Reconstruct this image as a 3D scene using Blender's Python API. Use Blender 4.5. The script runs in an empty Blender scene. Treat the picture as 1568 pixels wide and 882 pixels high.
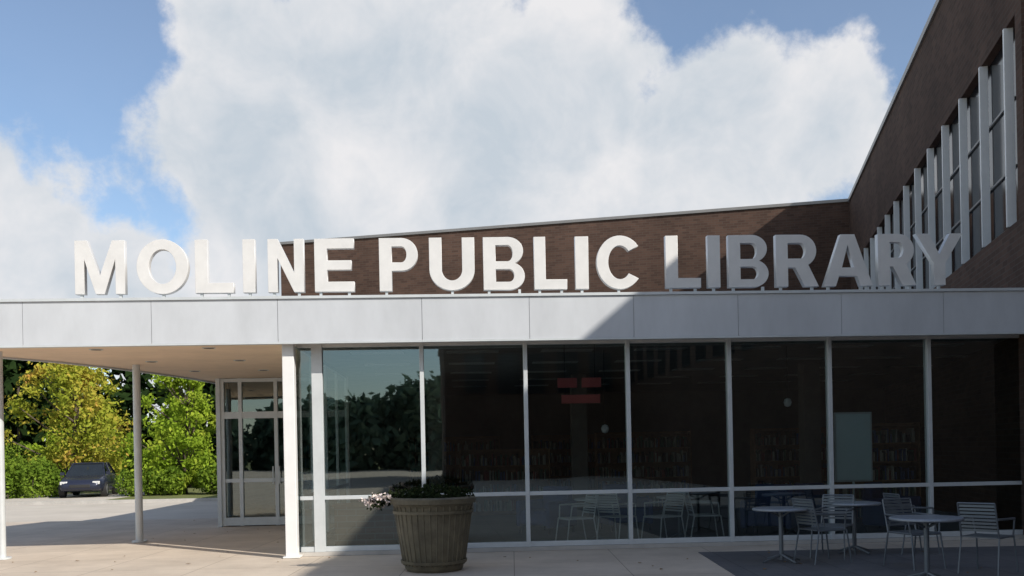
import bpy, math, random
from mathutils import Vector, Matrix
random.seed(7)
scene = bpy.context.scene
COL = scene.collection

# ---------------------------------------------------------------- helpers
class MB:
    def __init__(s): s.v=[]; s.f=[]; s.m=[]
    def box(s,x0,x1,y0,y1,z0,z1,m=0):
        i=len(s.v)
        s.v+= [(x0,y0,z0),(x1,y0,z0),(x1,y1,z0),(x0,y1,z0),(x0,y0,z1),(x1,y0,z1),(x1,y1,z1),(x0,y1,z1)]
        for q in ((3,2,1,0),(4,5,6,7),(0,1,5,4),(1,2,6,5),(2,3,7,6),(3,0,4,7)):
            s.f.append(tuple(i+k for k in q)); s.m.append(m)
    def tube(s,p0,p1,r0,r1=None,n=8,m=0):
        if r1 is None: r1=r0
        p0=Vector(p0); p1=Vector(p1); d=(p1-p0)
        if d.length<1e-6: return
        d.normalize()
        a=d.orthogonal().normalized(); b=d.cross(a)
        i=len(s.v)
        for p,r in ((p0,r0),(p1,r1)):
            for k in range(n):
                t=2*math.pi*k/n
                s.v.append(tuple(p+a*math.cos(t)*r+b*math.sin(t)*r))
        for k in range(n):
            k2=(k+1)%n
            s.f.append((i+k,i+k2,i+n+k2,i+n+k)); s.m.append(m)
        s.f.append(tuple(i+k for k in reversed(range(n)))); s.m.append(m)
        s.f.append(tuple(i+n+k for k in range(n))); s.m.append(m)
    def lathe(s,prof,c=(0,0,0),n=32,m=0):
        i=len(s.v)
        for r,z in prof:
            for k in range(n):
                t=2*math.pi*k/n
                s.v.append((c[0]+r*math.cos(t),c[1]+r*math.sin(t),c[2]+z))
        for j in range(len(prof)-1):
            for k in range(n):
                k2=(k+1)%n
                s.f.append((i+j*n+k,i+j*n+k2,i+(j+1)*n+k2,i+(j+1)*n+k)); s.m.append(m)
    def prism(s,poly,z0,z1,m=0,mb=None):
        i=len(s.v); n=len(poly)
        s.v+=[(p[0],p[1],z0) for p in poly]+[(p[0],p[1],z1) for p in poly]
        s.f.append(tuple(i+k for k in reversed(range(n)))); s.m.append(m if mb is None else mb)
        s.f.append(tuple(i+n+k for k in range(n))); s.m.append(m)
        for k in range(n):
            k2=(k+1)%n
            s.f.append((i+k,i+k2,i+n+k2,i+n+k)); s.m.append(m)
    def quad(s,a,b,c,d,m=0):
        i=len(s.v); s.v+=[tuple(a),tuple(b),tuple(c),tuple(d)]; s.f.append((i,i+1,i+2,i+3)); s.m.append(m)
    def make(s,name,mats,parent=None,mw=None,smooth=False,bevel=0):
        me=bpy.data.meshes.new(name); me.from_pydata(s.v,[],s.f); 
        for m in mats: me.materials.append(m)
        me.polygons.foreach_set('material_index',s.m)
        if smooth: me.polygons.foreach_set('use_smooth',[True]*len(s.f))
        me.update()
        o=bpy.data.objects.new(name,me); COL.objects.link(o)
        if parent: o.parent=parent
        if mw is not None: o.matrix_local=mw
        if bevel:
            b=o.modifiers.new('bevel','BEVEL'); b.width=bevel; b.segments=2; b.limit_method='ANGLE'
        return o

def empty(name,loc=(0,0,0),rz=0):
    o=bpy.data.objects.new(name,None); COL.objects.link(o); o.location=loc; o.rotation_euler=(0,0,rz); o.empty_display_size=.3
    return o

def newmat(name):
    m=bpy.data.materials.new(name); m.use_nodes=True
    nt=m.node_tree; return m,nt,nt.nodes['Principled BSDF']

def mat(name,col,rough=.6,metal=0,var=.15,scale=3,bump=0,bscale=60,spec=.5,stretch=None):
    m,nt,b=newmat(name); N=nt.nodes; L=nt.links
    tc=N.new('ShaderNodeTexCoord')
    n=N.new('ShaderNodeTexNoise'); n.inputs['Scale'].default_value=scale; n.inputs['Detail'].default_value=5; n.inputs['Roughness'].default_value=.65
    if stretch:
        mp=N.new('ShaderNodeMapping'); mp.inputs['Scale'].default_value=stretch
        L.new(tc.outputs['Object'],mp.inputs[0]); L.new(mp.outputs[0],n.inputs['Vector'])
    else: L.new(tc.outputs['Object'],n.inputs['Vector'])
    r=N.new('ShaderNodeValToRGB')
    r.color_ramp.elements[0].position=.3; r.color_ramp.elements[1].position=.7
    r.color_ramp.elements[0].color=[c*(1-var) for c in col]+[1]
    r.color_ramp.elements[1].color=[min(1,c*(1+var)) for c in col]+[1]
    L.new(n.outputs['Fac'],r.inputs['Fac']); L.new(r.outputs['Color'],b.inputs['Base Color'])
    b.inputs['Roughness'].default_value=rough; b.inputs['Metallic'].default_value=metal
    b.inputs['Specular IOR Level'].default_value=spec
    if bump:
        n2=N.new('ShaderNodeTexNoise'); n2.inputs['Scale'].default_value=bscale; n2.inputs['Detail'].default_value=4
        L.new(tc.outputs['Object'],n2.inputs['Vector'])
        bp=N.new('ShaderNodeBump'); bp.inputs['Strength'].default_value=bump; bp.inputs['Distance'].default_value=.02
        L.new(n2.outputs['Fac'],bp.inputs['Height']); L.new(bp.outputs['Normal'],b.inputs['Normal'])
    return m

def brickmat(name,c1,c2,mortar):
    m,nt,b=newmat(name); N=nt.nodes; L=nt.links
    tc=N.new('ShaderNodeTexCoord'); sp=N.new('ShaderNodeSeparateXYZ'); L.new(tc.outputs['Object'],sp.inputs[0])
    ad=N.new('ShaderNodeMath'); ad.operation='ADD'; L.new(sp.outputs['X'],ad.inputs[0]); L.new(sp.outputs['Y'],ad.inputs[1])
    cb=N.new('ShaderNodeCombineXYZ'); L.new(ad.outputs[0],cb.inputs['X']); L.new(sp.outputs['Z'],cb.inputs['Y'])
    br=N.new('ShaderNodeTexBrick'); br.inputs['Scale'].default_value=1
    br.inputs['Brick Width'].default_value=.3; br.inputs['Row Height'].default_value=.1; br.inputs['Mortar Size'].default_value=.008
    br.inputs['Color1'].default_value=(*c1,1); br.inputs['Color2'].default_value=(*c2,1); br.inputs['Mortar'].default_value=(*mortar,1)
    L.new(cb.outputs[0],br.inputs['Vector'])
    n=N.new('ShaderNodeTexNoise'); n.inputs['Scale'].default_value=.5; n.inputs['Detail'].default_value=6
    L.new(tc.outputs['Object'],n.inputs['Vector'])
    mr=N.new('ShaderNodeMapRange'); mr.inputs[1].default_value=.3; mr.inputs[2].default_value=.7; mr.inputs[3].default_value=.75; mr.inputs[4].default_value=1.2
    L.new(n.outputs['Fac'],mr.inputs[0])
    mx=N.new('ShaderNodeMix'); mx.data_type='RGBA'; mx.blend_type='MULTIPLY'; mx.inputs[0].default_value=1
    L.new(br.outputs['Color'],mx.inputs[6]); L.new(mr.outputs[0],mx.inputs[7]); L.new(mx.outputs[2],b.inputs['Base Color'])
    b.inputs['Roughness'].default_value=.9; b.inputs['Specular IOR Level'].default_value=.25
    return m

def glassmat(name,tint,base,wav=.02):
    m,nt,b=newmat(name); N=nt.nodes; L=nt.links; N.remove(b)
    out=[n for n in N if n.type=='OUTPUT_MATERIAL'][0]
    tr=N.new('ShaderNodeBsdfTransparent'); tr.inputs[0].default_value=(*tint,1)
    gl=N.new('ShaderNodeBsdfGlossy'); gl.inputs['Roughness'].default_value=.012; gl.inputs['Color'].default_value=(.88,1,.98,1)
    fr=N.new('ShaderNodeFresnel'); fr.inputs[0].default_value=1.5
    ad=N.new('ShaderNodeMath'); ad.operation='ADD'; ad.use_clamp=True; ad.inputs[1].default_value=base
    L.new(fr.outputs[0],ad.inputs[0])
    tc=N.new('ShaderNodeTexCoord'); n=N.new('ShaderNodeTexNoise'); n.inputs['Scale'].default_value=.8; n.inputs['Detail'].default_value=1
    L.new(tc.outputs['Object'],n.inputs['Vector'])
    bp=N.new('ShaderNodeBump'); bp.inputs['Strength'].default_value=wav; bp.inputs['Distance'].default_value=.1
    L.new(n.outputs['Fac'],bp.inputs['Height']); L.new(bp.outputs[0],gl.inputs['Normal'])
    mx=N.new('ShaderNodeMixShader'); L.new(ad.outputs[0],mx.inputs[0]); L.new(tr.outputs[0],mx.inputs[1]); L.new(gl.outputs[0],mx.inputs[2])
    L.new(mx.outputs[0],out.inputs['Surface'])
    return m

def leafmat(name,stops,scale=1.3,transl=.35):
    m,nt,b=newmat(name); N=nt.nodes; L=nt.links; N.remove(b)
    out=[n for n in N if n.type=='OUTPUT_MATERIAL'][0]
    tc=N.new('ShaderNodeTexCoord')
    n=N.new('ShaderNodeTexNoise'); n.inputs['Scale'].default_value=scale; n.inputs['Detail'].default_value=5; n.inputs['Roughness'].default_value=.75
    L.new(tc.outputs['Object'],n.inputs['Vector'])
    r=N.new('ShaderNodeValToRGB'); e=r.color_ramp.elements
    e[0].position=stops[0][0]; e[0].color=(*stops[0][1],1); e[1].position=stops[-1][0]; e[1].color=(*stops[-1][1],1)
    for p,c in stops[1:-1]:
        q=e.new(p); q.color=(*c,1)
    L.new(n.outputs['Fac'],r.inputs[0])
    d=N.new('ShaderNodeBsdfDiffuse'); L.new(r.outputs[0],d.inputs[0])
    if transl>0:
        t=N.new('ShaderNodeBsdfTranslucent'); L.new(r.outputs[0],t.inputs[0])
        mx=N.new('ShaderNodeMixShader'); mx.inputs[0].default_value=transl
        L.new(d.outputs[0],mx.inputs[1]); L.new(t.outputs[0],mx.inputs[2]); L.new(mx.outputs[0],out.inputs['Surface'])
    else: L.new(d.outputs[0],out.inputs['Surface'])
    return m

# ---------------------------------------------------------------- materials
M_brick=brickmat('brown_brick',(.110,.064,.047),(.072,.042,.032),(.10,.078,.062))
M_brickl=brickmat('reflection_brown',(.30,.17,.11),(.22,.13,.08),(.3,.25,.2))
M_panel=mat('aluminium_panel',(.57,.59,.615),.42,.15,.09,1.2,spec=.5,stretch=(1.2,1,.5))
M_joint=mat('panel_joint',(.30,.31,.32),.7)
M_frame=mat('window_frame_metal',(.60,.63,.64),.4,.2,.08,3)
M_dark=mat('dark_gap',(.03,.03,.035),.8)
M_coping=mat('coping_metal',(.27,.26,.25),.4,.3,.08,2)
M_white=mat('white_painted_metal',(.78,.78,.77),.35,0,.05,3)
M_letter=mat('letter_painted_metal',(.72,.71,.69),.35,.1,.08,2.5)
M_soffit=mat('soffit_plaster',(.84,.65,.48),.8,0,.08,1.5)
M_conc=mat('concrete_wall',(.45,.43,.40),.85,0,.15,2,.3)
M_glass=glassmat('storefront_glass',(.60,.68,.69),.15)
M_win=mat('dark_window_pane',(.015,.018,.022),.12,0,.1,1)
M_int=mat('interior_wall',(.20,.18,.16),.8)
M_intceil=mat('interior_ceiling',(.30,.29,.28),.9)
M_floor=mat('interior_floor',(.14,.13,.13),.5,0,.3,5)
M_wood=mat('wood_shelf',(.30,.17,.09),.6,0,.3,8)
M_bk=[mat('book_%s'%n,c,.6) for n,c in (('red',(.25,.06,.05)),('blue',(.07,.12,.26)),('cream',(.5,.46,.38)),('green',(.09,.17,.11)),('black',(.04,.04,.04)))]
M_red=mat('sign_red',(.55,.08,.07),.5)
M_chair=mat('chair_metal',(.17,.19,.21),.4,.4,.06,6)
M_chairw=mat('chair_white',(.8,.8,.82),.4,0,.05,6)
M_table=mat('table_top_metal',(.33,.36,.40),.35,.3,.1,6)
M_roof=mat('roof_membrane',(.35,.34,.33),.9)
M_black=mat('black_rubber',(.02,.02,.02),.7)
M_board=mat('board_face',(.70,.84,.86),.5,0,.05,2)
M_navy=mat('upholstery_navy',(.04,.07,.2),.8,0,.2,6)

# ---------------------------------------------------------------- frames
TH=math.radians(2.87)
FAC=Matrix.Translation((-3.28,15,0))@Matrix.Rotation(TH,4,'Z')
WING=Matrix.Translation((8.25,15.1,0))@Matrix.Rotation(math.atan2(.9727,.232),4,'Z')
BACK=Matrix.Translation((13.7,38,0))@Matrix.Rotation(math.atan2(.232,-.9727),4,'Z')

lib=empty('library_building')

# ---- roof slab and canopy
poly=[(-6.9,-.36),(11.85,-.36),(11.85,.3),(18.1,22.1),(-3.3,22.6),(-3.3,8.2),(-3.55,6.4),(-3.85,5.0),(-4.25,3.6),(-4.75,2.3),(-5.4,1.2),(-6.1,.45),(-6.9,-.05)]
b=MB(); b.prism(poly,3.37,3.93,0,1); b.make('canopy_roof',[M_roof,M_soffit],lib,FAC)
b=MB()
edge=poly[5:]
for p,q in zip(edge[:-1],edge[1:]):
    d=Vector((q[0]-p[0],q[1]-p[1],0)).normalized(); n=Vector((-d.y,d.x,0))*-1
    P=Vector((p[0],p[1],0))+n*.003; Q=Vector((q[0],q[1],0))+n*.003
    n=n*.08
    i=len(b.v)
    for z in (3.34,3.97):
        for w in (P,Q,Q+n,P+n): b.v.append((w.x,w.y,z))
    for f in ((3,2,1,0),(4,5,6,7),(0,1,5,4),(1,2,6,5),(2,3,7,6),(3,0,4,7)): b.f.append(tuple(i+k for k in f)); b.m.append(0)
b.make('canopy_edge_trim',[M_panel],lib,FAC)
# recessed soffit lights (housings, unlit)
b=MB()
for x,y in ((-5.2,.3),(-3.4,.5),(-1.6,.5),(-1.6,2.6),(-3.2,2.6),(-1.6,4.7),(-3.0,4.7)):
    b.tube((x,y,3.362),(x,y,3.3695),.11,.11,20,0); b.tube((x,y,3.358),(x,y,3.3615),.08,.08,20,1)
b.make('soffit_light_housings',[M_frame,M_int],lib,FAC)
# ---- fascia panels
b=MB(); b.box(-6.95,11.8,-.490,-.362,3.36,3.98,1)
js=[-6.98,-6.0,-4.1,-2.19,-.29,1.91,3.57,5.2,6.85,8.5,10.15,11.8]
for p,q in zip(js[:-1],js[1:]):
    b.box(p+.004,q-.004,-.50,-.4905,3.33,3.985,0)
b.box(-7.0,11.82,-.53,-.30,3.988,4.03,2)
b.box(-7.0,11.82,-.515,-.42,3.30,3.327,2)
b.make('fascia_panels',[M_panel,M_joint,M_frame],lib,FAC)

# ---- storefront glazing
mx=[.22+1.65*i for i in range(8)]
b=MB(); w=.032
for i,x in enumerate(mx):
    ww=w if i else .085
    b.box(x-ww,x+ww,-.07,.07,.06,3.365)
for p,q,wl,wr in [(mx[i],mx[i+1],(w if i else .085),w) for i in range(7)]:
    b.box(p+wl,q-wr,-.055,.055,.88,.94)
    b.box(p+wl,q-wr,-.055,.055,.062,.14)
    b.box(p+wl,q-wr,-.055,.055,3.29,3.362)
b.box(-.08,mx[0]-.085,-.055,.055,.88,.94); b.box(-.08,mx[0]-.085,-.055,.055,.062,.14); b.box(-.08,mx[0]-.085,-.055,.055,3.29,3.362)
sy=[1.6,3.2,4.8,6.4]
for y in sy: b.box(-.155,-.095,y-.03,y+.03,.06,3.365)
for p,q in zip([.06]+sy[:-1],sy):
    b.box(-.15,-.10,p+.03,q-.03,.88,.94); b.box(-.15,-.10,p+.03,q-.03,.062,.12); b.box(-.15,-.10,p+.03,q-.03,3.3,3.362)
b.make('window_frames',[M_frame],lib,FAC,bevel=.004)
b=MB(); b.box(-.20,11.8,-.12,.12,0.0,.06); b.box(-.2,-.05,.12,6.5,0.0,.06)
b.make('glazing_kerb',[M_conc],lib,FAC)
# each pane is a separate sheet, set a hair out of true as real glazing is
rs=random.Random(21)
b=MB()
ex=[-.1]+mx
for p,q in zip(ex[:-1],ex[1:]):
    for z0,z1 in ((.1,.91),(.91,3.33)):
        a=rs.uniform(-.004,.004); c=rs.uniform(-.003,.003)
        b.quad((p,-a,z0),(q,a,z0),(q,a+c,z1),(p,-a+c,z1))
for p,q in zip([0]+sy[:-1],sy):
    b.quad((-.125,p,.1),(-.125,q,.1),(-.125,q,3.33),(-.125,p,3.33))
b.make('storefront_glass',[M_glass],lib,FAC)
b=MB(); b.box(-.27,-.09,-.33,-.15,0,3.367); b.box(-.31,-.05,-.37,-.11,0,.03)
b.make('entrance_column',[M_white],lib,FAC,bevel=.01)
b=MB()
for (x,y,r) in ((-5.0,.62,.06),(-3.68,3.2,.07)):
    b.tube((x,y,0),(x,y,3.37),r,r,20); b.tube((x,y,.0),(x,y,.03),.14,.14,20)
b.make('canopy_columns',[M_frame],lib,FAC,smooth=False)
# ---- entrance doors
b=MB(); y0=6.7
xs=[-2.95,-2.55,-1.75,-.95,-.15]
for x in xs: b.box(x-.04,x+.04,y0-.06,y0+.06,0.01,3.365)
for p,q in zip(xs[:-1],xs[1:]):
    b.box(p+.04,q-.04,y0-.05,y0+.05,2.45,2.6); b.box(p+.04,q-.04,y0-.05,y0+.05,.02,.2); b.box(p+.04,q-.04,y0-.05,y0+.05,3.28,3.36)
    b.box(p+.04,q-.04,y0-.04,y0+.04,1.0,1.08)
for x in (-1.82,-1.68): b.tube((x,y0-.12,.95),(x,y0-.12,1.35),.015)
b.box(-3.08,-2.99,y0-.1,y0+.4,0.0,3.364)
b.quad((-2.95,y0,.1),(-.15,y0,.1),(-.15,y0,3.33),(-2.95,y0,3.33),1)
b.make('entrance_doors',[M_frame,M_glass],lib,FAC)
# ---- interior
IP=[(-.08,.13),(11.7,.13),(15.7,14),(-2.9,14),(-2.9,6.8),(-.08,6.8)]
b=MB(); b.prism(IP,-.002,.012,0); b.make('interior_floor',[M_floor],lib,FAC)
b=MB(); b.prism(IP,3.34,3.366,0)
for i in range(8):
    for j in range(5):
        b.box(.6+i*1.65,1.5+i*1.65,1.2+j*2.2,1.5+j*2.2,3.325,3.338,1)
b.make('interior_ceiling',[M_intceil,M_white],lib,FAC)
b=MB()
b.box(-3.0,15.8,14,14.2,0,3.36,0); b.box(-3.1,-2.92,7.12,22,0,3.365,1)
b.box(5.0,5.35,6.5,6.85,.013,3.33,2); b.box(1.7,2.05,6.5,6.85,.013,3.33,2); b.box(9.7,10.05,4.5,4.85,.013,3.33,2)
b.make('interior_walls',[M_int,M_brick,M_int],lib,FAC)
b=MB()
rs=random.Random(3)
for (x0,x1,yy,ht) in ((2.4,4.6,8.2,4),(5.8,8.2,8.6,5),(9.9,11.6,3.6,5),(1.0,3.5,11,5),(4.4,8.0,11.3,5),(9.3,12.0,7.0,5)):
    top=.1+.37*ht
    b.box(x0,x1,yy+.02,yy+.05,.013,top+.06,0)
    for k in range(ht+1):
        z=.1+.37*k
        b.box(x0+.03,x1-.03,yy-.3,yy+.018,z,z+.03,0)
        if k<ht:
            x=x0+.05
            while x<x1-.1:
                ww=rs.uniform(.02,.05)
                if rs.random()<.82: b.box(x,x+ww-.002,yy-.27+rs.uniform(0,.06),yy-.02,z+.032,z+rs.uniform(.18,.32),1+rs.choice((0,1,2,2,3,4,4)))
                x+=ww
    b.box(x0,x0+.028,yy-.3,yy+.018,.013,top+.06,0); b.box(x1-.028,x1,yy-.3,yy+.018,.013,top+.06,0)
b.make('bookshelves',[M_wood]+M_bk,lib,FAC)
b=MB(); b.box(.4,1.4,.3,.75,.013,.74,0); b.box(.37,1.43,.27,.78,.742,.78,1)
b.make('reflection_stand_in',[M_brickl,M_wood],lib,FAC)  # added brown box, stands in for the lit brown reflection low in the pane
b=MB()
for x,y,z in ((5.0,1.4,1.95),(8.2,1.2,2.35)):
    b.tube((x,y,z+.08),(x,y,3.338),.006,.006,6,1); b.lathe([(.001,-.08),(.05,-.06),(.07,0),(.05,.06),(.001,.08)],(x,y,z),16,0)
b.make('pendant_lamps',[M_white,M_black],lib,FAC,smooth=True)

# ---- upper brick back block
b=MB(); b.box(-.5,24.9,-14,0,0,11.32,0); b.make('rear_block_brick',[M_brick],lib,BACK)
b=MB(); b.box(0.0,25.0,-.3,.06,11.322,11.44,0); b.box(24.7,25.0,-14,-.3,11.322,11.44,0); b.make('rear_block_coping',[M_coping],lib,BACK)
# ---- wing
WL=23.4
b=MB()
b.box(0,WL,-11.5,-.34,0,11.2,0)
b.box(0,WL,-.338,0,0,5.2,0); b.box(0,WL,-.338,0,8.55,11.25,0)
b.box(0,.35,-.338,0,5.202,8.548,0); b.box(21.6,WL,-.338,0,5.202,8.548,0)
b.make('wing_brick',[M_brick],lib,WING)
b=MB(); b.box(-.06,WL-.05,-.35,.06,11.252,11.40,0); b.make('wing_coping',[M_coping],lib,WING)
b=MB()
x=.9
while x<21.6:
    b.box(x-.035,x+.035,-.11,.035,5.206,8.545,0)
    for z in (6.25,7.4): b.box(x+.037,min(x+1.61,21.6),-.14,-.11,z-.02,z+.02,1)
    x+=1.65
b.box(.352,21.598,-.20,-.005,5.2005,5.205,1)
b.make('window_fins',[M_white,M_coping],lib,WING)
b=MB(); b.box(.351,21.599,-.337,-.145,5.2055,8.547); b.make('wing_window_glass',[M_win],lib,WING)
b=MB(); b.box(16,23.4,-7,-1.5,11.202,14.05); b.make('roof_shadow_blocker',[M_brick],lib,WING)  # unseen rooftop box, added to cast the diagonal shadow on the rear wall
# ---- near side block, courtyard side; out of frame, edge placed to cast the fascia shadow
b=MB(); b.box(10.7,24,-34,14.6,0,11.3,0); b.make('side_block_brick',[M_brick],lib)
b=MB(); y=-30
while y<13:
    b.box(10.66,10.698,y,y+1.2,5.2,8.5,0); b.box(10.64,10.658,y+.06,y+1.14,5.26,8.44,1)
    y+=2.1
b.make('side_block_windows',[M_dark,M_win],lib)

# ---- building across the forecourt (seen mirrored in the glass)
nb=empty('brick_office_building')
b=MB(); b.box(-.3,10.4,-36,-22,0,8.2,0); b.box(-.4,10.45,-36.1,-21.9,8.202,8.4,1); b.make('walls',[M_brick,M_coping],nb)
b=MB()
for i in range(5):
    x=.8+i*1.9; z=4.8; b.box(x,x+1.2,-21.99,-21.9,z,z+2.1,0); b.box(x+.06,x+1.14,-21.9,-21.88,z+.06,z+2.04,1)
b.make('windows',[M_dark,M_win],nb)

# ---------------------------------------------------------------- sign letters
sign=empty('library_sign')
H=.81; T=.185; TB=.145
def arc(cx,cy,rx,ry,a0,a1,n=14):
    return [(cx+rx*math.cos(math.radians(a0+(a1-a0)*k/n)),cy+ry*math.sin(math.radians(a0+(a1-a0)*k/n))) for k in range(n+1)]
def glyph(ch,w):
    t=min(T,w*.34); h=H; tb=TB
    if ch=='I': return [[(0,0),(w,0),(w,h),(0,h)]]
    if ch=='L': return [[(0,0),(w,0),(w,tb),(t,tb),(t,h),(0,h)]]
    if ch=='E':
        m0=h/2-tb*.47; m1=h/2+tb*.47
        return [[(0,0),(w,0),(w,tb),(t,tb),(t,m0),(w*.93,m0),(w*.93,m1),(t,m1),(t,h-tb),(w,h-tb),(w,h),(0,h)]]
    if ch=='N': 
        t=min(.14,t)
        return [[(0,0),(t,0),(t,h*.66),(w-t*1.05,0),(w,0),(w,h),(w-t,h),(w-t,h*.34),(t*1.05,h),(0,h)]]
    if ch=='M':
        t=.135; c=w/2
        return [[(0,0),(t,0),(t,h*.68),(c-.065,0),(c+.065,0),(w-t,h*.68),(w-t,0),(w,0),(w,h),(w-t*1.35,h),(c,h*.33),(t*1.35,h),(0,h)]]
    if ch=='O': return [arc(w/2,h/2,w/2,h/2+.01,0,360,36)[:-1], arc(w/2,h/2,w/2-t*.95,h/2-tb*.95,0,360,36)[:-1]]
    if ch=='C': return [arc(w*.53,h/2,w*.53,h/2+.01,38,322,34)+arc(w*.53,h/2,w*.53-t*.95,h/2-tb*.95,318,42,34)]
    if ch=='U':
        r=w/2; ry=.32
        return [[(0,h)]+arc(r,ry,r,ry,180,360,22)+[(w,h),(w-t,h)]+arc(r,ry,r-t,ry-tb,360,180,22)+[(t,h)]]
    if ch in 'PR':
        ry=.25; rx=min(.25,w*.45); cx=w-rx-(0.02 if ch=='R' else 0); cy=h-ry; yb=h-2*ry
        hole=[(t,yb+tb*.85)]+arc(cx,cy,rx-t*.9,ry-tb*.85,-90,90,14)+[(t,h-tb*.85)]
        if ch=='P': return [[(0,0),(t,0),(t,yb)]+arc(cx,cy,rx,ry,-90,90,16)+[(0,h)],hole]
        return [[(0,0),(t,0),(t,yb-.01),(cx-.09,yb-.01),(w-t*1.12,0),(w+.01,0)]+arc(cx,cy,rx,ry,-62,90,14)+[(0,h)],hole]
    if ch=='B':
        ry=h*.262; rx=.24; c1=w-rx-.02; c2=w-rx; 
        o=[(0,0)]+arc(c2,ry-.002,rx,ry,-90,68,16)+arc(c1,h-ry+.002,rx,ry,-68,90,16)+[(0,h)]
        y1=h*.53+.005
        h2=[(t,y1)]+arc(c1,(y1+h-tb*.8)/2,rx-t*.85,(h-tb*.8-y1)/2,-90,90,12)+[(t,h-tb*.8)]
        h1=[(t,tb*.8)]+arc(c2,(tb*.8+h*.53-tb*.75)/2,rx-t*.85,(h*.53-tb*.75-tb*.8)/2,-90,90,12)+[(t,h*.53-tb*.75)]
        return [o,h1,h2]
    if ch=='A':
        c=w/2; s=.11
        return [[(0,0),(t*1.02,0),(t*1.02+.055,.16),(w-t*1.02-.055,.16),(w-t*1.02,0),(w,0),(c+s,h),(c-s,h)],
                [(t*1.02+.10,.285),(w-t*1.02-.10,.285),(c,h-.15)]]
    if ch=='Y':
        c=w/2; t=.09
        return [[(c-t,0),(c+t,0),(c+t,h*.42),(w+.03,h),(w-.17,h),(c,h*.59),(.17,h),(-.03,h),(c-t,h*.42)]]
LET=[('M',-3.33,-2.59),('O',-2.41,-1.64),('L',-1.53,-.96),('I',-.81,-.63),('N',-.43,.11),('E',.28,.876),
('P',1.27,1.857),('U',2.04,2.733),('B',2.876,3.511),('L',3.666,4.17),('I',4.31,4.51),('C',4.645,5.33),
('L',5.734,6.28),('I',6.40,6.59),('B',6.728,7.36),('R',7.487,8.15),('A',8.25,9.03),('R',9.13,9.73),('Y',9.78,10.47)]
for ch,a0,a1 in LET:
    cu=bpy.data.curves.new('letter_'+ch,'CURVE'); cu.dimensions='2D'; cu.fill_mode='BOTH'; cu.extrude=.05; cu.bevel_depth=.004
    for ol in glyph(ch,a1-a0):
        sp=cu.splines.new('POLY'); sp.points.add(len(ol)-1); sp.use_cyclic_u=True
        for k,p in enumerate(ol): sp.points[k].co=(p[0],p[1],0,1)
    cu.materials.append(M_letter)
    tmp=bpy.data.objects.new('tmp',cu); COL.objects.link(tmp)
    me=bpy.data.meshes.new_from_object(tmp.evaluated_get(bpy.context.evaluated_depsgraph_get()))
    bpy.data.objects.remove(tmp)
    o=bpy.data.objects.new('letter_'+ch.lower(),me); COL.objects.link(o); o.parent=sign
    if not me.materials: me.materials.append(M_letter)
    o.matrix_local=FAC@Matrix.Translation((a0,-.40,4.105))@Matrix.Rotation(math.pi/2,4,'X')
b=MB()
for ch,a0,a1 in LET:
    if ch in 'IYOCU': ps=[(a0+a1)/2]
    elif ch=='P': ps=[a0+.1]
    else: ps=[a0+.08,a1-.08]
    for p in ps: b.box(p-.02,p+.02,-.42,-.38,4.031,4.11)
b.make('letter_stands',[M_frame],sign,FAC)

# ---------------------------------------------------------------- hanging sign, board
hs=empty('hanging_sign')
FM=FAC
b=MB(); b.box(4.08,4.40,.4,.45,2.62,2.78,0); b.box(4.48,4.80,.4,.45,2.62,2.78,0); b.box(4.14,4.78,.4,.45,2.36,2.50,0)
for x in (4.2,4.7):
    b.tube((x,.42,2.78),(x,.42,3.33),.006,m=1); b.tube((x,.42,2.5),(x,.42,2.62),.006,m=1)
b.make('sign_panels',[M_red,M_black],hs,FM,bevel=.01)
bd=empty('display_board')
b=MB(); b.box(8.72,9.30,.35,.38,1.0,2.1,0); b.box(8.69,9.33,.36,.40,.97,.998,1); b.box(8.69,9.33,.36,.40,2.102,2.13,1)
b.box(8.69,8.718,.36,.40,.998,2.102,1); b.box(9.302,9.33,.36,.40,.998,2.102,1)
b.tube((9.01,.38,.03),(9.01,.38,.98),.02,m=1); b.box(8.8,9.2,.25,.5,.013,.035,1)
b.make('board_and_stand',[M_board,M_frame],bd,FM)

# ---------------------------------------------------------------- furniture
def chair(name,loc,rz,m):
    e=empty(name,loc,rz)
    b=MB(); w=.22; d=.21
    n=9
    for i in range(n):
        y=-d+i*(2*d)/(n-1)
        b.box(-w+.015,w-.015,y-.018,y+.018,.443,.455)
    b.make('seat',[m],e)
    b=MB(); r=.011
    for sx in (-1,1):
        x=sx*w
        b.tube((x,-d-.02,.445),(x,d,.445),r); b.tube((x,-d-.02,.445),(x*1.08,-d-.08,0),r); 
        b.tube((x,d,.445),(x*1.05,d+.08,0),r); b.tube((x,d,.445),(x*.98,d+.10,.86),r)
        b.tube((x,-d,.45),(x*1.12,-d+.02,.66),r); b.tube((x*1.12,-d+.02,.66),(x*1.02,d+.05,.67),r*1.3)
    b.tube((-w*.98,d+.10,.86),(w*.98,d+.10,.86),r); b.tube((-w,-d-.02,.435),(w,-d-.02,.435),r)
    b.make('frame_and_legs',[m],e)
    b=MB()
    for i in range(8):
        z=.52+i*.042; y=d+.10*(z-.445)/.415
        b.box(-w+.005,w-.005,y-.005,y+.003,z,z+.028)
    b.make('backrest',[m],e)
    return e
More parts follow.
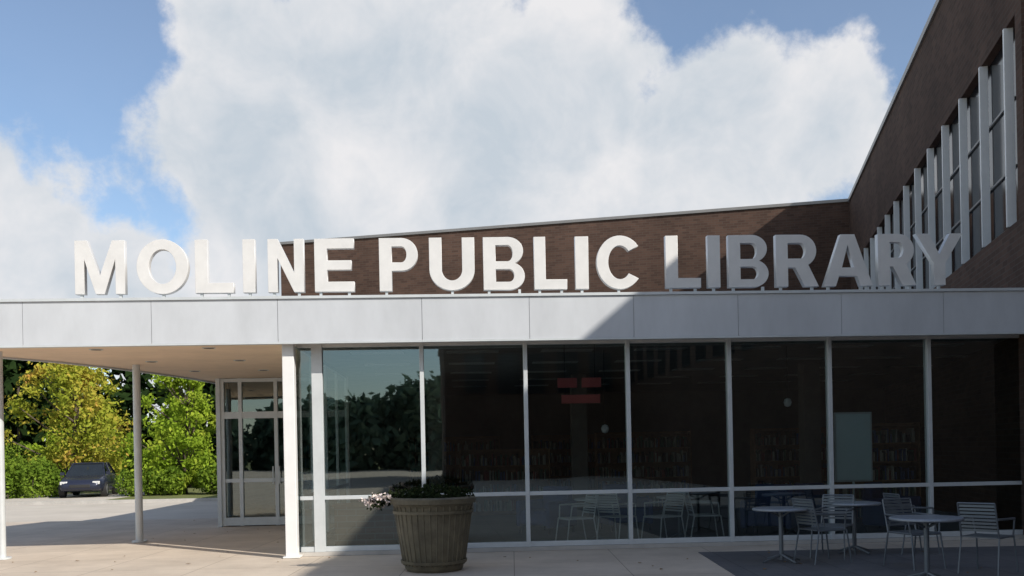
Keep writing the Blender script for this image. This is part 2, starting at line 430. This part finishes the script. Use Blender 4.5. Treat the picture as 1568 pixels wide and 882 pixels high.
def table(name,loc,r=.38,m=M_table):
    e=empty(name,loc)
    b=MB(); b.lathe([(.001,.74),(r-.01,.74),(r,.73),(r,.715),(r-.02,.705),(.001,.705)],(0,0,0),36); b.make('top',[m],e)
    b=MB(); b.tube((0,0,.03),(0,0,.706),.03,.03,14)
    for k in range(4):
        t=k*math.pi/2+.4; c,s=math.cos(t),math.sin(t)
        b.tube((0,0,.10),(c*.3,s*.3,.015),.018,.014,8); b.tube((c*.02,s*.02,.62),(c*.2,s*.2,.705),.012)
    b.make('pedestal',[M_chair],e)
    return e
table('bistro_table',(3.67,13.0,.002)); table('bistro_table',(5.0,13.9,.002)); table('bistro_table',(4.75,10.9,.002),.4)
for (x,y,r) in ((4.2,12.9,1.9),(4.55,13.5,-.6),(5.8,13.8,1.7),(5.75,11.5,2.3),(5.15,12.2,.3)):
    chair('bistro_chair',(x,y,.002),r,M_chair)
for (x,y,r) in ((1.05,15.75,-1.2),(1.75,15.95,2.4),(2.5,15.8,-1.0),(3.2,15.9,1.6)):
    chair('cafe_chair',(x,y,.012),r,M_chairw)
table('cafe_table',(1.45,16.3,.012),.4,M_chairw); table('cafe_table',(2.9,16.5,.012),.4,M_chairw)
def armchair(name,loc,rz):
    e=empty(name,loc,rz); b=MB()
    b.box(-.34,.34,-.32,.30,.16,.44); b.box(-.34,.34,.302,.46,.16,.88); b.box(-.45,-.342,-.34,.46,.12,.62); b.box(.342,.45,-.34,.46,.12,.62)
    b.make('upholstery',[M_navy],e,bevel=.04)
    b=MB()
    for sx in (-.38,.38):
        for sy in (-.28,.4): b.tube((sx,sy,0),(sx,sy,.13),.02)
    b.make('feet',[M_black],e)
for (x,y,r) in ((4.6,17.0,-.5),(5.7,17.3,.5),(2.2,18.5,.2),(.6,18.2,-.8),(6.9,17.1,.9)):
    armchair('armchair',(x,y,.012),r)

# ---------------------------------------------------------------- planter
pl=empty('flower_planter',(-1.09,12.9,0)); pl.scale=(1.03,1.03,1.05)
M_plant=mat('planter_bronze',(.13,.11,.07),.55,0,.35,5,.3,40)
M_soil=mat('soil',(.03,.022,.015),.95,0,.4,20,.6,30)
b=MB()
prof=[(.001,.0),(.36,.0),(.38,.03),(.40,.10),(.47,.5),(.51,.82),(.53,.86),(.565,.87),(.57,.93),(.55,.95),(.50,.95),(.49,.86),(.001,.86)]
b.lathe(prof,(0,0,0),48)
o=b.make('pot',[M_plant],pl)
b=MB()
for k in range(36):
    t=2*math.pi*k/36; c,s=math.cos(t),math.sin(t)
    b.tube((c*.40,s*.40,.08),(c*.515,s*.515,.84),.012,.014,6)
b.lathe([(.405,.10),(.432,.10),(.44,.14),(.41,.14)],(0,0,0),48); b.lathe([(.50,.74),(.528,.74),(.532,.78),(.505,.78)],(0,0,0),48)
b.make('ribs_and_bands',[M_plant],pl)
b=MB(); b.lathe([(.001,.88),(.49,.875)],(0,0,0),24); b.make('soil',[M_soil],pl)
M_pleaf=leafmat('planter_leaves',[(.35,(.012,.018,.01)),(.65,(.04,.055,.022))],6,.2)
M_pink=mat('pale_petals',(.72,.62,.58),.7)
rs=random.Random(11)
b=MB()
def leaf(b,p,s,rs,m=0,el=1.0):
    a=Vector((rs.gauss(0,1),rs.gauss(0,1),rs.gauss(0,1))).normalized(); c=a.orthogonal().normalized(); c.rotate(Matrix.Rotation(rs.uniform(0,6.28),3,a))
    d=a.cross(c); p=Vector(p)
    b.quad(p-c*s*el,p-d*s*.55,p+c*s*el,p+d*s*.55,m)
for i in range(1300):
    t=rs.uniform(0,6.28); r=.52*math.sqrt(rs.random()); z=.88+rs.random()**1.6*.24*(1.1-r)
    leaf(b,(r*math.cos(t)*1.05,r*math.sin(t),z),rs.uniform(.02,.045),rs)
for i in range(260):
    t=rs.random(); leaf(b,(-.45-.35*t+rs.gauss(0,.05),-.1+rs.gauss(0,.05),.98-.12*t+rs.gauss(0,.04)),rs.uniform(.02,.04),rs,0)
for cx,cy,cz in ((-.82,-.12,.90),(-.68,-.15,.96),(-.72,-.05,.86),(-.58,-.1,.93)):
    for i in range(70):
        leaf(b,(cx+rs.gauss(0,.05),cy+rs.gauss(0,.05),cz+rs.gauss(0,.025)),rs.uniform(.02,.035),rs,1,.8)
b.make('plants_and_flowers',[M_pleaf,M_pink],pl)

# ---------------------------------------------------------------- trees
M_bark=mat('bark',(.10,.075,.055),.9,0,.3,12,.6,25)
L_aut=leafmat('autumn_leaves',[(.30,(.16,.22,.02)),(.46,(.36,.40,.05)),(.58,(.52,.42,.07)),(.70,(.56,.27,.09))],.55)
L_grn=leafmat('yellow_green_leaves',[(.28,(.11,.20,.02)),(.5,(.30,.42,.04)),(.72,(.50,.52,.08))],.8)
L_dk=leafmat('dark_leaves',[(.3,(.008,.018,.006)),(.7,(.028,.05,.015))],.6,0)
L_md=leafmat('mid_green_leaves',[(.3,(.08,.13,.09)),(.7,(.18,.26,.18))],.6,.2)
L_shr=leafmat('shrub_leaves',[(.3,(.09,.17,.02)),(.7,(.28,.38,.05))],1.2)
def tree(name,loc,h,r,lm,seed,ncl=90,per=110,base=.22,ls=.085):
    rs=random.Random(seed); e=empty(name,loc)
    b=MB(); pts=[(0,0,0)]
    x=y=0
    for k in range(1,6):
        x+=rs.gauss(0,.07); y+=rs.gauss(0,.07); pts.append((x,y,h*.8*k/5))
    r0=h*.026
    for k in range(5): b.tube(pts[k],pts[k+1],r0*(1-k*.17),r0*(1-(k+1)*.17),10)
    cl=[]
    for i in range(ncl):
        z=rs.uniform(0,1); ang=rs.uniform(0,6.28)
        env=math.sin(math.pi*min(1,(z*.82+.16)))**.6*(.85+.25*math.sin(3*ang+seed))
        rad=r*env*math.sqrt(rs.uniform(.08,1))
        cl.append(Vector((rad*math.cos(ang),rad*math.sin(ang),h*(base+(1-base)*z*.95))))
    for c in cl[::3]:
        k=min(4,max(0,int((c.z/h-.22)/.8*5))); s=Vector(pts[k]).lerp(Vector(pts[k+1]),.3)
        mid=s.lerp(c,.5)+Vector((0,0,-.12)); b.tube(s,mid,r0*.4,r0*.25,6); b.tube(mid,c,r0*.25,r0*.08,5)
    b.make('trunk_and_limbs',[M_bark],e,smooth=True)
    b=MB()
    for c in cl:
        cr=r*rs.uniform(.13,.28)
        for j in range(per):
            d=Vector((rs.gauss(0,1),rs.gauss(0,1),rs.gauss(0,.8)))*cr*.5
            leaf(b,c+d,ls*rs.uniform(.6,1.3),rs)
    b.make('foliage',[lm],e)
G=-.012
tree('deciduous_tree',(-20.6,44.5,G),6.3,2.9,L_aut,4,100,110,base=.16,ls=.1)
tree('deciduous_tree',(-14.2,41,G),5.5,1.95,L_grn,9,85,110,base=.1,ls=.095)
tree('deciduous_tree',(-27.0,46,G),6.0,2.4,L_grn,15,70,90,base=.15,ls=.1)
tree('deciduous_tree',(-23.3,51,G),5.0,2.4,L_grn,21,70,90,base=.06,ls=.12)
tree('deciduous_tree',(-18.0,51,G),4.3,2.0,L_grn,27,70,90,base=.06,ls=.12)
def woods(name,pts,seed,lm,ls=.3,per=60,ncl=34):
    rs=random.Random(seed); b=MB(); t=MB()
    for (x,y,h,r) in pts:
        t.tube((x,y,-.05),(x+rs.gauss(0,.2),y,h*.8),.2,.06,7)
        for i in range(ncl):
            z=rs.random(); ang=rs.uniform(0,6.28); env=math.sin(math.pi*(z*.85+.15))**.7
            rad=r*env*math.sqrt(rs.random()); c=Vector((x+rad*math.cos(ang),y+rad*math.sin(ang),h*(.04+.94*z)))
            cr=r*rs.uniform(.2,.38)
            for j in range(per):
                leaf(b,c+Vector((rs.gauss(0,1),rs.gauss(0,1),rs.gauss(0,.8)))*cr*.55,ls*rs.uniform(.6,1.3),rs)
    e=empty(name); b.make('foliage',[lm],e); t.make('trunks',[M_bark],e)
rs=random.Random(5)
woods('distant_trees',[(-46+i*2.6+rs.gauss(0,.6),62+rs.uniform(-3,6),rs.uniform(7.8,9.4),rs.uniform(2.8,3.7)) for i in range(14)],2,L_dk,.38,55)
woods('distant_trees',[(-52+i*3.6+rs.gauss(0,.8),-62+rs.uniform(-5,5),rs.uniform(6,8.5),rs.uniform(3.4,4.4)) for i in range(17)],3,L_md,.6,34,44)
def shrub(name,loc,rx,ry,h,seed,n=5000,lm=L_shr):
    rs=random.Random(seed); b=MB(); lob=[(rs.uniform(-.7,.7)*rx,rs.uniform(-.5,.5)*ry,rs.uniform(.3,.6)*h,rs.uniform(.3,.5)) for _ in range(14)]
    for i in range(n):
        L=lob[rs.randrange(14)]; d=Vector((rs.gauss(0,1),rs.gauss(0,1),rs.gauss(0,1))).normalized()*rs.uniform(.5,1)**.5
        p=(L[0]+d.x*L[3]*min(rx*.8,1.8),L[1]+d.y*L[3]*ry,max(.02,L[2]+d.z*h*.45)); leaf(b,p,rs.uniform(.05,.1),rs)
    for k in range(6): b.tube((lob[k][0]*.8,lob[k][1]*.8,0),(lob[k][0],lob[k][1],lob[k][2]),.02,.01,5,1)
    o=b.make(name,[lm,M_bark]); o.location=loc
shrub('shrub',(-20.6,40.2,G),1.35,1.0,1.8,1); shrub('shrub',(-15.3,40.2,G),1.5,1.0,1.3,2); shrub('shrub',(-12.2,40.4,G),1.8,1.0,1.3,3)
shrub('shrub',(-24.0,40.5,G),2.0,1.1,1.8,4)
shrub('shrub',(-24,54,G),9,1.5,2.8,6,9000); shrub('shrub',(-12,54,G),7,1.5,2.8,7,8000)

# ---------------------------------------------------------------- car
def car(name,loc,rz):
    e=empty(name,loc,rz)
    Mp=mat('car_paint_dark',(.03,.035,.06),.25,.3,.05,2); Mg=mat('car_glass',(.02,.025,.03),.05)
    Mh=mat('hub_metal',(.5,.5,.52),.35,.8); Ml=mat('lamp_lens',(.6,.6,.58),.2); Mr=mat('tail_lens',(.35,.02,.02),.3)
    secs=[(-2.2,.70,.45,.72),(-2.1,.82,.32,.84),(-1.6,.88,.24,.93),(-.8,.90,.22,.95),(.3,.90,.22,.94),(1.0,.89,.22,.90),(1.7,.86,.26,.80),(2.1,.78,.32,.70),(2.22,.66,.42,.60)]
    b=MB(); n=0
    rings=[]
    for x,w,z0,z1 in secs:
        zm=(z0+z1)/2
        ring=[(x,-w*.92,z0),(x,-w,zm-.08),(x,-w,zm+.1),(x,-w*.93,z1-.03),(x,-w*.8,z1),(x,w*.8,z1),(x,w*.93,z1-.03),(x,w,zm+.1),(x,w,zm-.08),(x,w*.92,z0)]
        rings.append(len(b.v)); b.v+=ring
    for i,j in zip(rings[:-1],rings[1:]):
        for k in range(10):
            k2=(k+1)%10; b.f.append((i+k,j+k,j+k2,i+k2)); b.m.append(0)
    b.f.append(tuple(rings[0]+k for k in range(10))); b.m.append(0); b.f.append(tuple(rings[-1]+k for k in reversed(range(10)))); b.m.append(0)
    b.make('body',[Mp],e,smooth=True)
    b=MB()
    for s in (-1,1):
        b.quad((-1.75,s*.76,.92),(-1.05,s*.58,1.38),(.25,s*.58,1.40),(1.0,s*.76,.89),1)
    b.quad((-1.75,-.76,.92),(-1.75,.76,.92),(-1.05,.58,1.38),(-1.05,-.58,1.38),1)
    b.quad((1.0,-.76,.89),(1.0,.76,.89),(.25,.58,1.40),(.25,-.58,1.40),1)
    b.box(-1.1,.3,-.6,.6,1.40,1.44,0)
    for s in (-1,1):
        b.tube((-1.75,s*.765,.92),(-1.05,s*.59,1.41),.035,m=0); b.tube((1.0,s*.765,.88),(.25,s*.59,1.42),.03,m=0); b.tube((-.4,s*.775,.93),(-.4,s*.595,1.42),.03,m=0)
        b.box(.85,1.0,s*.9-.08,s*.9+.08,.93,1.05,0)
    b.make('cabin',[Mp,Mg],e)
    b=MB()
    for x in (-1.35,1.35):
        for s in (-1,1):
            b.tube((x,s*.70,.32),(x,s*.92,.32),.32,.32,22,0); b.tube((x,s*.92,.32),(x,s*.93,.32),.2,.2,16,1)
    b.make('wheels',[M_black,Mh],e)
    b=MB()
    for s in (-1,1):
        b.box(2.08,2.2,s*.62-.14,s*.62+.14,.55,.68,0); b.box(-2.2,-2.1,s*.65-.14,s*.65+.14,.62,.78,1)
    b.box(2.1,2.235,-.4,.4,.42,.55,2); b.make('lamps_and_grille',[Ml,Mr,M_black],e,bevel=.02)
car('parked_car',(-18.3,41.0,0.0),math.radians(-76))

# ---------------------------------------------------------------- ground
def groundmat(name,c1,c2,scale,bump=.3,joint=0):
    m,nt,b=newmat(name); N=nt.nodes; L=nt.links
    tc=N.new('ShaderNodeTexCoord')
    n=N.new('ShaderNodeTexNoise'); n.inputs['Scale'].default_value=scale; n.inputs['Detail'].default_value=8; n.inputs['Roughness'].default_value=.7
    L.new(tc.outputs['Object'],n.inputs['Vector'])
    r=N.new('ShaderNodeValToRGB'); r.color_ramp.elements[0].position=.3; r.color_ramp.elements[1].position=.7
    r.color_ramp.elements[0].color=(*c1,1); r.color_ramp.elements[1].color=(*c2,1); L.new(n.outputs['Fac'],r.inputs[0])
    src=r.outputs[0]
    if joint:
        br=N.new('ShaderNodeTexBrick'); br.offset=0; br.inputs['Scale'].default_value=1; br.inputs['Brick Width'].default_value=joint; br.inputs['Row Height'].default_value=joint
        br.inputs['Mortar Size'].default_value=.006; br.inputs['Color1'].default_value=(1,1,1,1); br.inputs['Color2'].default_value=(.92,.92,.92,1); br.inputs['Mortar'].default_value=(.5,.48,.45,1)
        L.new(tc.outputs['Object'],br.inputs['Vector'])
        mx=N.new('ShaderNodeMix'); mx.data_type='RGBA'; mx.blend_type='MULTIPLY'; mx.inputs[0].default_value=1
        L.new(src,mx.inputs[6]); L.new(br.outputs['Color'],mx.inputs[7]); src=mx.outputs[2]
    L.new(src,b.inputs['Base Color']); b.inputs['Roughness'].default_value=.9
    n2=N.new('ShaderNodeTexNoise'); n2.inputs['Scale'].default_value=40; n2.inputs['Detail'].default_value=4; L.new(tc.outputs['Object'],n2.inputs['Vector'])
    bp=N.new('ShaderNodeBump'); bp.inputs['Strength'].default_value=bump; bp.inputs['Distance'].default_value=.02
    L.new(n2.outputs['Fac'],bp.inputs['Height']); L.new(bp.outputs[0],b.inputs['Normal'])
    return m
M_grass=groundmat('grass',(.09,.12,.03),(.22,.22,.07),1.2,1)
M_plaza=groundmat('concrete_paving',(.50,.42,.335),(.68,.58,.47),.9,.25,1.5)
M_patio=groundmat('dark_patio_tone',(.10,.10,.105),(.16,.155,.155),1.1,.3,.6)
M_drive=groundmat('driveway_concrete',(.50,.45,.38),(.62,.56,.48),.5,.3)
b=MB(); R=600; b.quad((-R,-R,-.13),(R,-R,-.13),(R,R,-.13),(-R,R,-.13)); b.make('ground',[M_grass])
b=MB(); b.box(-30,30,36.6,60,-.128,-.012); b.make('lawn',[M_grass])
b=MB(); b.prism([(-60,24.6),(-6.9,24.6),(-6.9,36.4),(-60,36.4)],-.127,-.122); b.make('driveway',[M_drive])
b=MB(); b.prism([(-60,36.4),(-6.9,36.4),(-6.9,36.58),(-60,36.58)],-.127,.0); b.make('kerb',[M_conc])
b=MB(); b.prism([(-60,-60),(30,-60),(30,50),(-6.9,50),(-6.9,24.58),(-60,24.58)],-.126,-.004); b.make('plaza_pavement',[M_plaza])
b=MB(); b.prism([(2.6,6),(10.69,6),(10.69,14.4),(2.8,14.4)],-.0041,.002); b.make('dark_patio_sheet',[M_patio])  # darker jointed sheet over the plaza around the tables
b=MB(); b.prism([(-21,36.8),(-15.9,36.8),(-16.2,44),(-21,44)],-.0121,-.006); b.make('parking_bay',[M_drive])
# a few fallen leaves on the paving
b=MB(); rs=random.Random(8); M_fl=mat('dry_leaf',(.25,.15,.06),.8)
for i in range(150):
    x=rs.uniform(-8,6); y=rs.uniform(10,24); t=rs.uniform(0,6.28); s=rs.uniform(.02,.045)
    c,sn=math.cos(t)*s,math.sin(t)*s
    if -3.4<x and y>14.6: continue
    b.quad((x-c,y-sn,.006),(x+sn*.6,y-c*.6,.012),(x+c,y+sn,.008),(x-sn*.6,y+c*.6,.018))
b.make('fallen_leaves',[M_fl])

# ---------------------------------------------------------------- light
S=Vector((1.2,-1.0,1.0)).normalized()
el=math.asin(S.z); rot=math.atan2(S.x,S.y)
ld=bpy.data.lights.new('sun','SUN'); ld.energy=5.0; ld.angle=math.radians(.5); ld.color=(1,.94,.85)
lo=bpy.data.objects.new('sun',ld); COL.objects.link(lo); lo.rotation_euler=(-S).to_track_quat('-Z','Y').to_euler(); lo.location=(20,-20,30)

w=bpy.data.worlds.new('World'); scene.world=w; w.use_nodes=True; nt=w.node_tree; N=nt.nodes; L=nt.links
for n in list(N): N.remove(n)
out=N.new('ShaderNodeOutputWorld')
sky=N.new('ShaderNodeTexSky'); sky.sky_type='NISHITA'; sky.sun_disc=False; sky.sun_elevation=el; sky.sun_rotation=rot
sky.air_density=1.0; sky.dust_density=.4; sky.ozone_density=2.6
bg=N.new('ShaderNodeBackground'); bg.inputs[1].default_value=.145; L.new(sky.outputs[0],bg.inputs[0])
tc=N.new('ShaderNodeTexCoord')
def math_(op,a=None,b_=None,clamp=False):
    n=N.new('ShaderNodeMath'); n.operation=op; n.use_clamp=clamp
    for i,v in enumerate((a,b_)):
        if v is None: continue
        if isinstance(v,(int,float)): n.inputs[i].default_value=v
        else: L.new(v,n.inputs[i])
    return n.outputs[0]
def noise(scale,detail,rough,vec):
    n=N.new('ShaderNodeTexNoise'); n.inputs['Scale'].default_value=scale; n.inputs['Detail'].default_value=detail; n.inputs['Roughness'].default_value=rough
    L.new(vec,n.inputs['Vector']); return n
D=tc.outputs['Generated']
wn=noise(7,2,.55,D)
vs=N.new('ShaderNodeVectorMath'); vs.operation='SUBTRACT'; L.new(wn.outputs['Color'],vs.inputs[0]); vs.inputs[1].default_value=(.5,.5,.5)
vsc=N.new('ShaderNodeVectorMath'); vsc.operation='SCALE'; L.new(vs.outputs[0],vsc.inputs[0]); vsc.inputs['Scale'].default_value=.07
va=N.new('ShaderNodeVectorMath'); va.operation='ADD'; L.new(D,va.inputs[0]); L.new(vsc.outputs[0],va.inputs[1])
blobs=[(-6,21.0,9.5),(-15,16.8,6.5),(3,19.0,9),(11.5,17.4,6.3),(18.6,17.6,4.0),(-16.5,24.5,3.5),(-12.7,11,7.5),(-3,12,9),(5,12,6.5),
 (-28,12,5.5),(-23,9.5,4.5),(-33,13,6),(-6,29,8),(-18,6,5),
 (60,25,16),(-75,30,18),(165,28,17),(-165,22,17)]
acc=None
for az,e_,r in blobs:
    az=math.radians(az); e_=math.radians(e_)
    c=(math.sin(az)*math.cos(e_),math.cos(az)*math.cos(e_),math.sin(e_))
    ds=N.new('ShaderNodeVectorMath'); ds.operation='DISTANCE'; L.new(va.outputs[0],ds.inputs[0]); ds.inputs[1].default_value=c
    v=math_('SUBTRACT',1.0,math_('DIVIDE',ds.outputs['Value'],math.radians(r)))
    if acc is None: acc=v
    else:
        n=N.new('ShaderNodeMath'); n.operation='SMOOTH_MAX'; L.new(acc,n.inputs[0]); L.new(v,n.inputs[1]); n.inputs[2].default_value=.15; acc=n.outputs[0]
fn=noise(11,7,.6,D)
dens=math_('ADD',acc,math_('MULTIPLY',math_('SUBTRACT',fn.outputs['Fac'],.5),1.6))
mr=N.new('ShaderNodeMapRange'); mr.interpolation_type='SMOOTHSTEP'; L.new(dens,mr.inputs[0]); mr.inputs[1].default_value=-.10; mr.inputs[2].default_value=.22
mr.inputs[3].default_value=.08; mr.inputs[4].default_value=.97
sn=noise(8,5,.6,va.outputs[0])
sh=math_('ADD',math_('MULTIPLY',acc,.35),math_('MULTIPLY',math_('SUBTRACT',sn.outputs['Fac'],.45),1.8))
cr=N.new('ShaderNodeValToRGB'); e=cr.color_ramp.elements
e[0].position=.0; e[0].color=(.93,.92,.93,1); e[1].position=.6; e[1].color=(.62,.69,.76,1)
L.new(sh,cr.inputs[0])
bg2=N.new('ShaderNodeBackground'); bg2.inputs[1].default_value=.92; L.new(cr.outputs[0],bg2.inputs[0])
ms=N.new('ShaderNodeMixShader'); L.new(mr.outputs[0],ms.inputs[0]); L.new(bg.outputs[0],ms.inputs[1]); L.new(bg2.outputs[0],ms.inputs[2])
L.new(ms.outputs[0],out.inputs[0])

# ---------------------------------------------------------------- camera
cd=bpy.data.cameras.new('camera'); cam=bpy.data.objects.new('camera',cd); COL.objects.link(cam)
cd.lens=33.29; cd.sensor_width=36; cd.shift_y=.1588; cd.clip_end=3000; cd.clip_start=.05
cam.matrix_world=Matrix.Translation((0,0,1.6))@Matrix.Rotation(math.pi/2,4,'X')@Matrix.Rotation(-.0195,4,'Z')
scene.camera=cam
scene.view_settings.view_transform='Standard'; scene.view_settings.look='None'; scene.view_settings.exposure=0
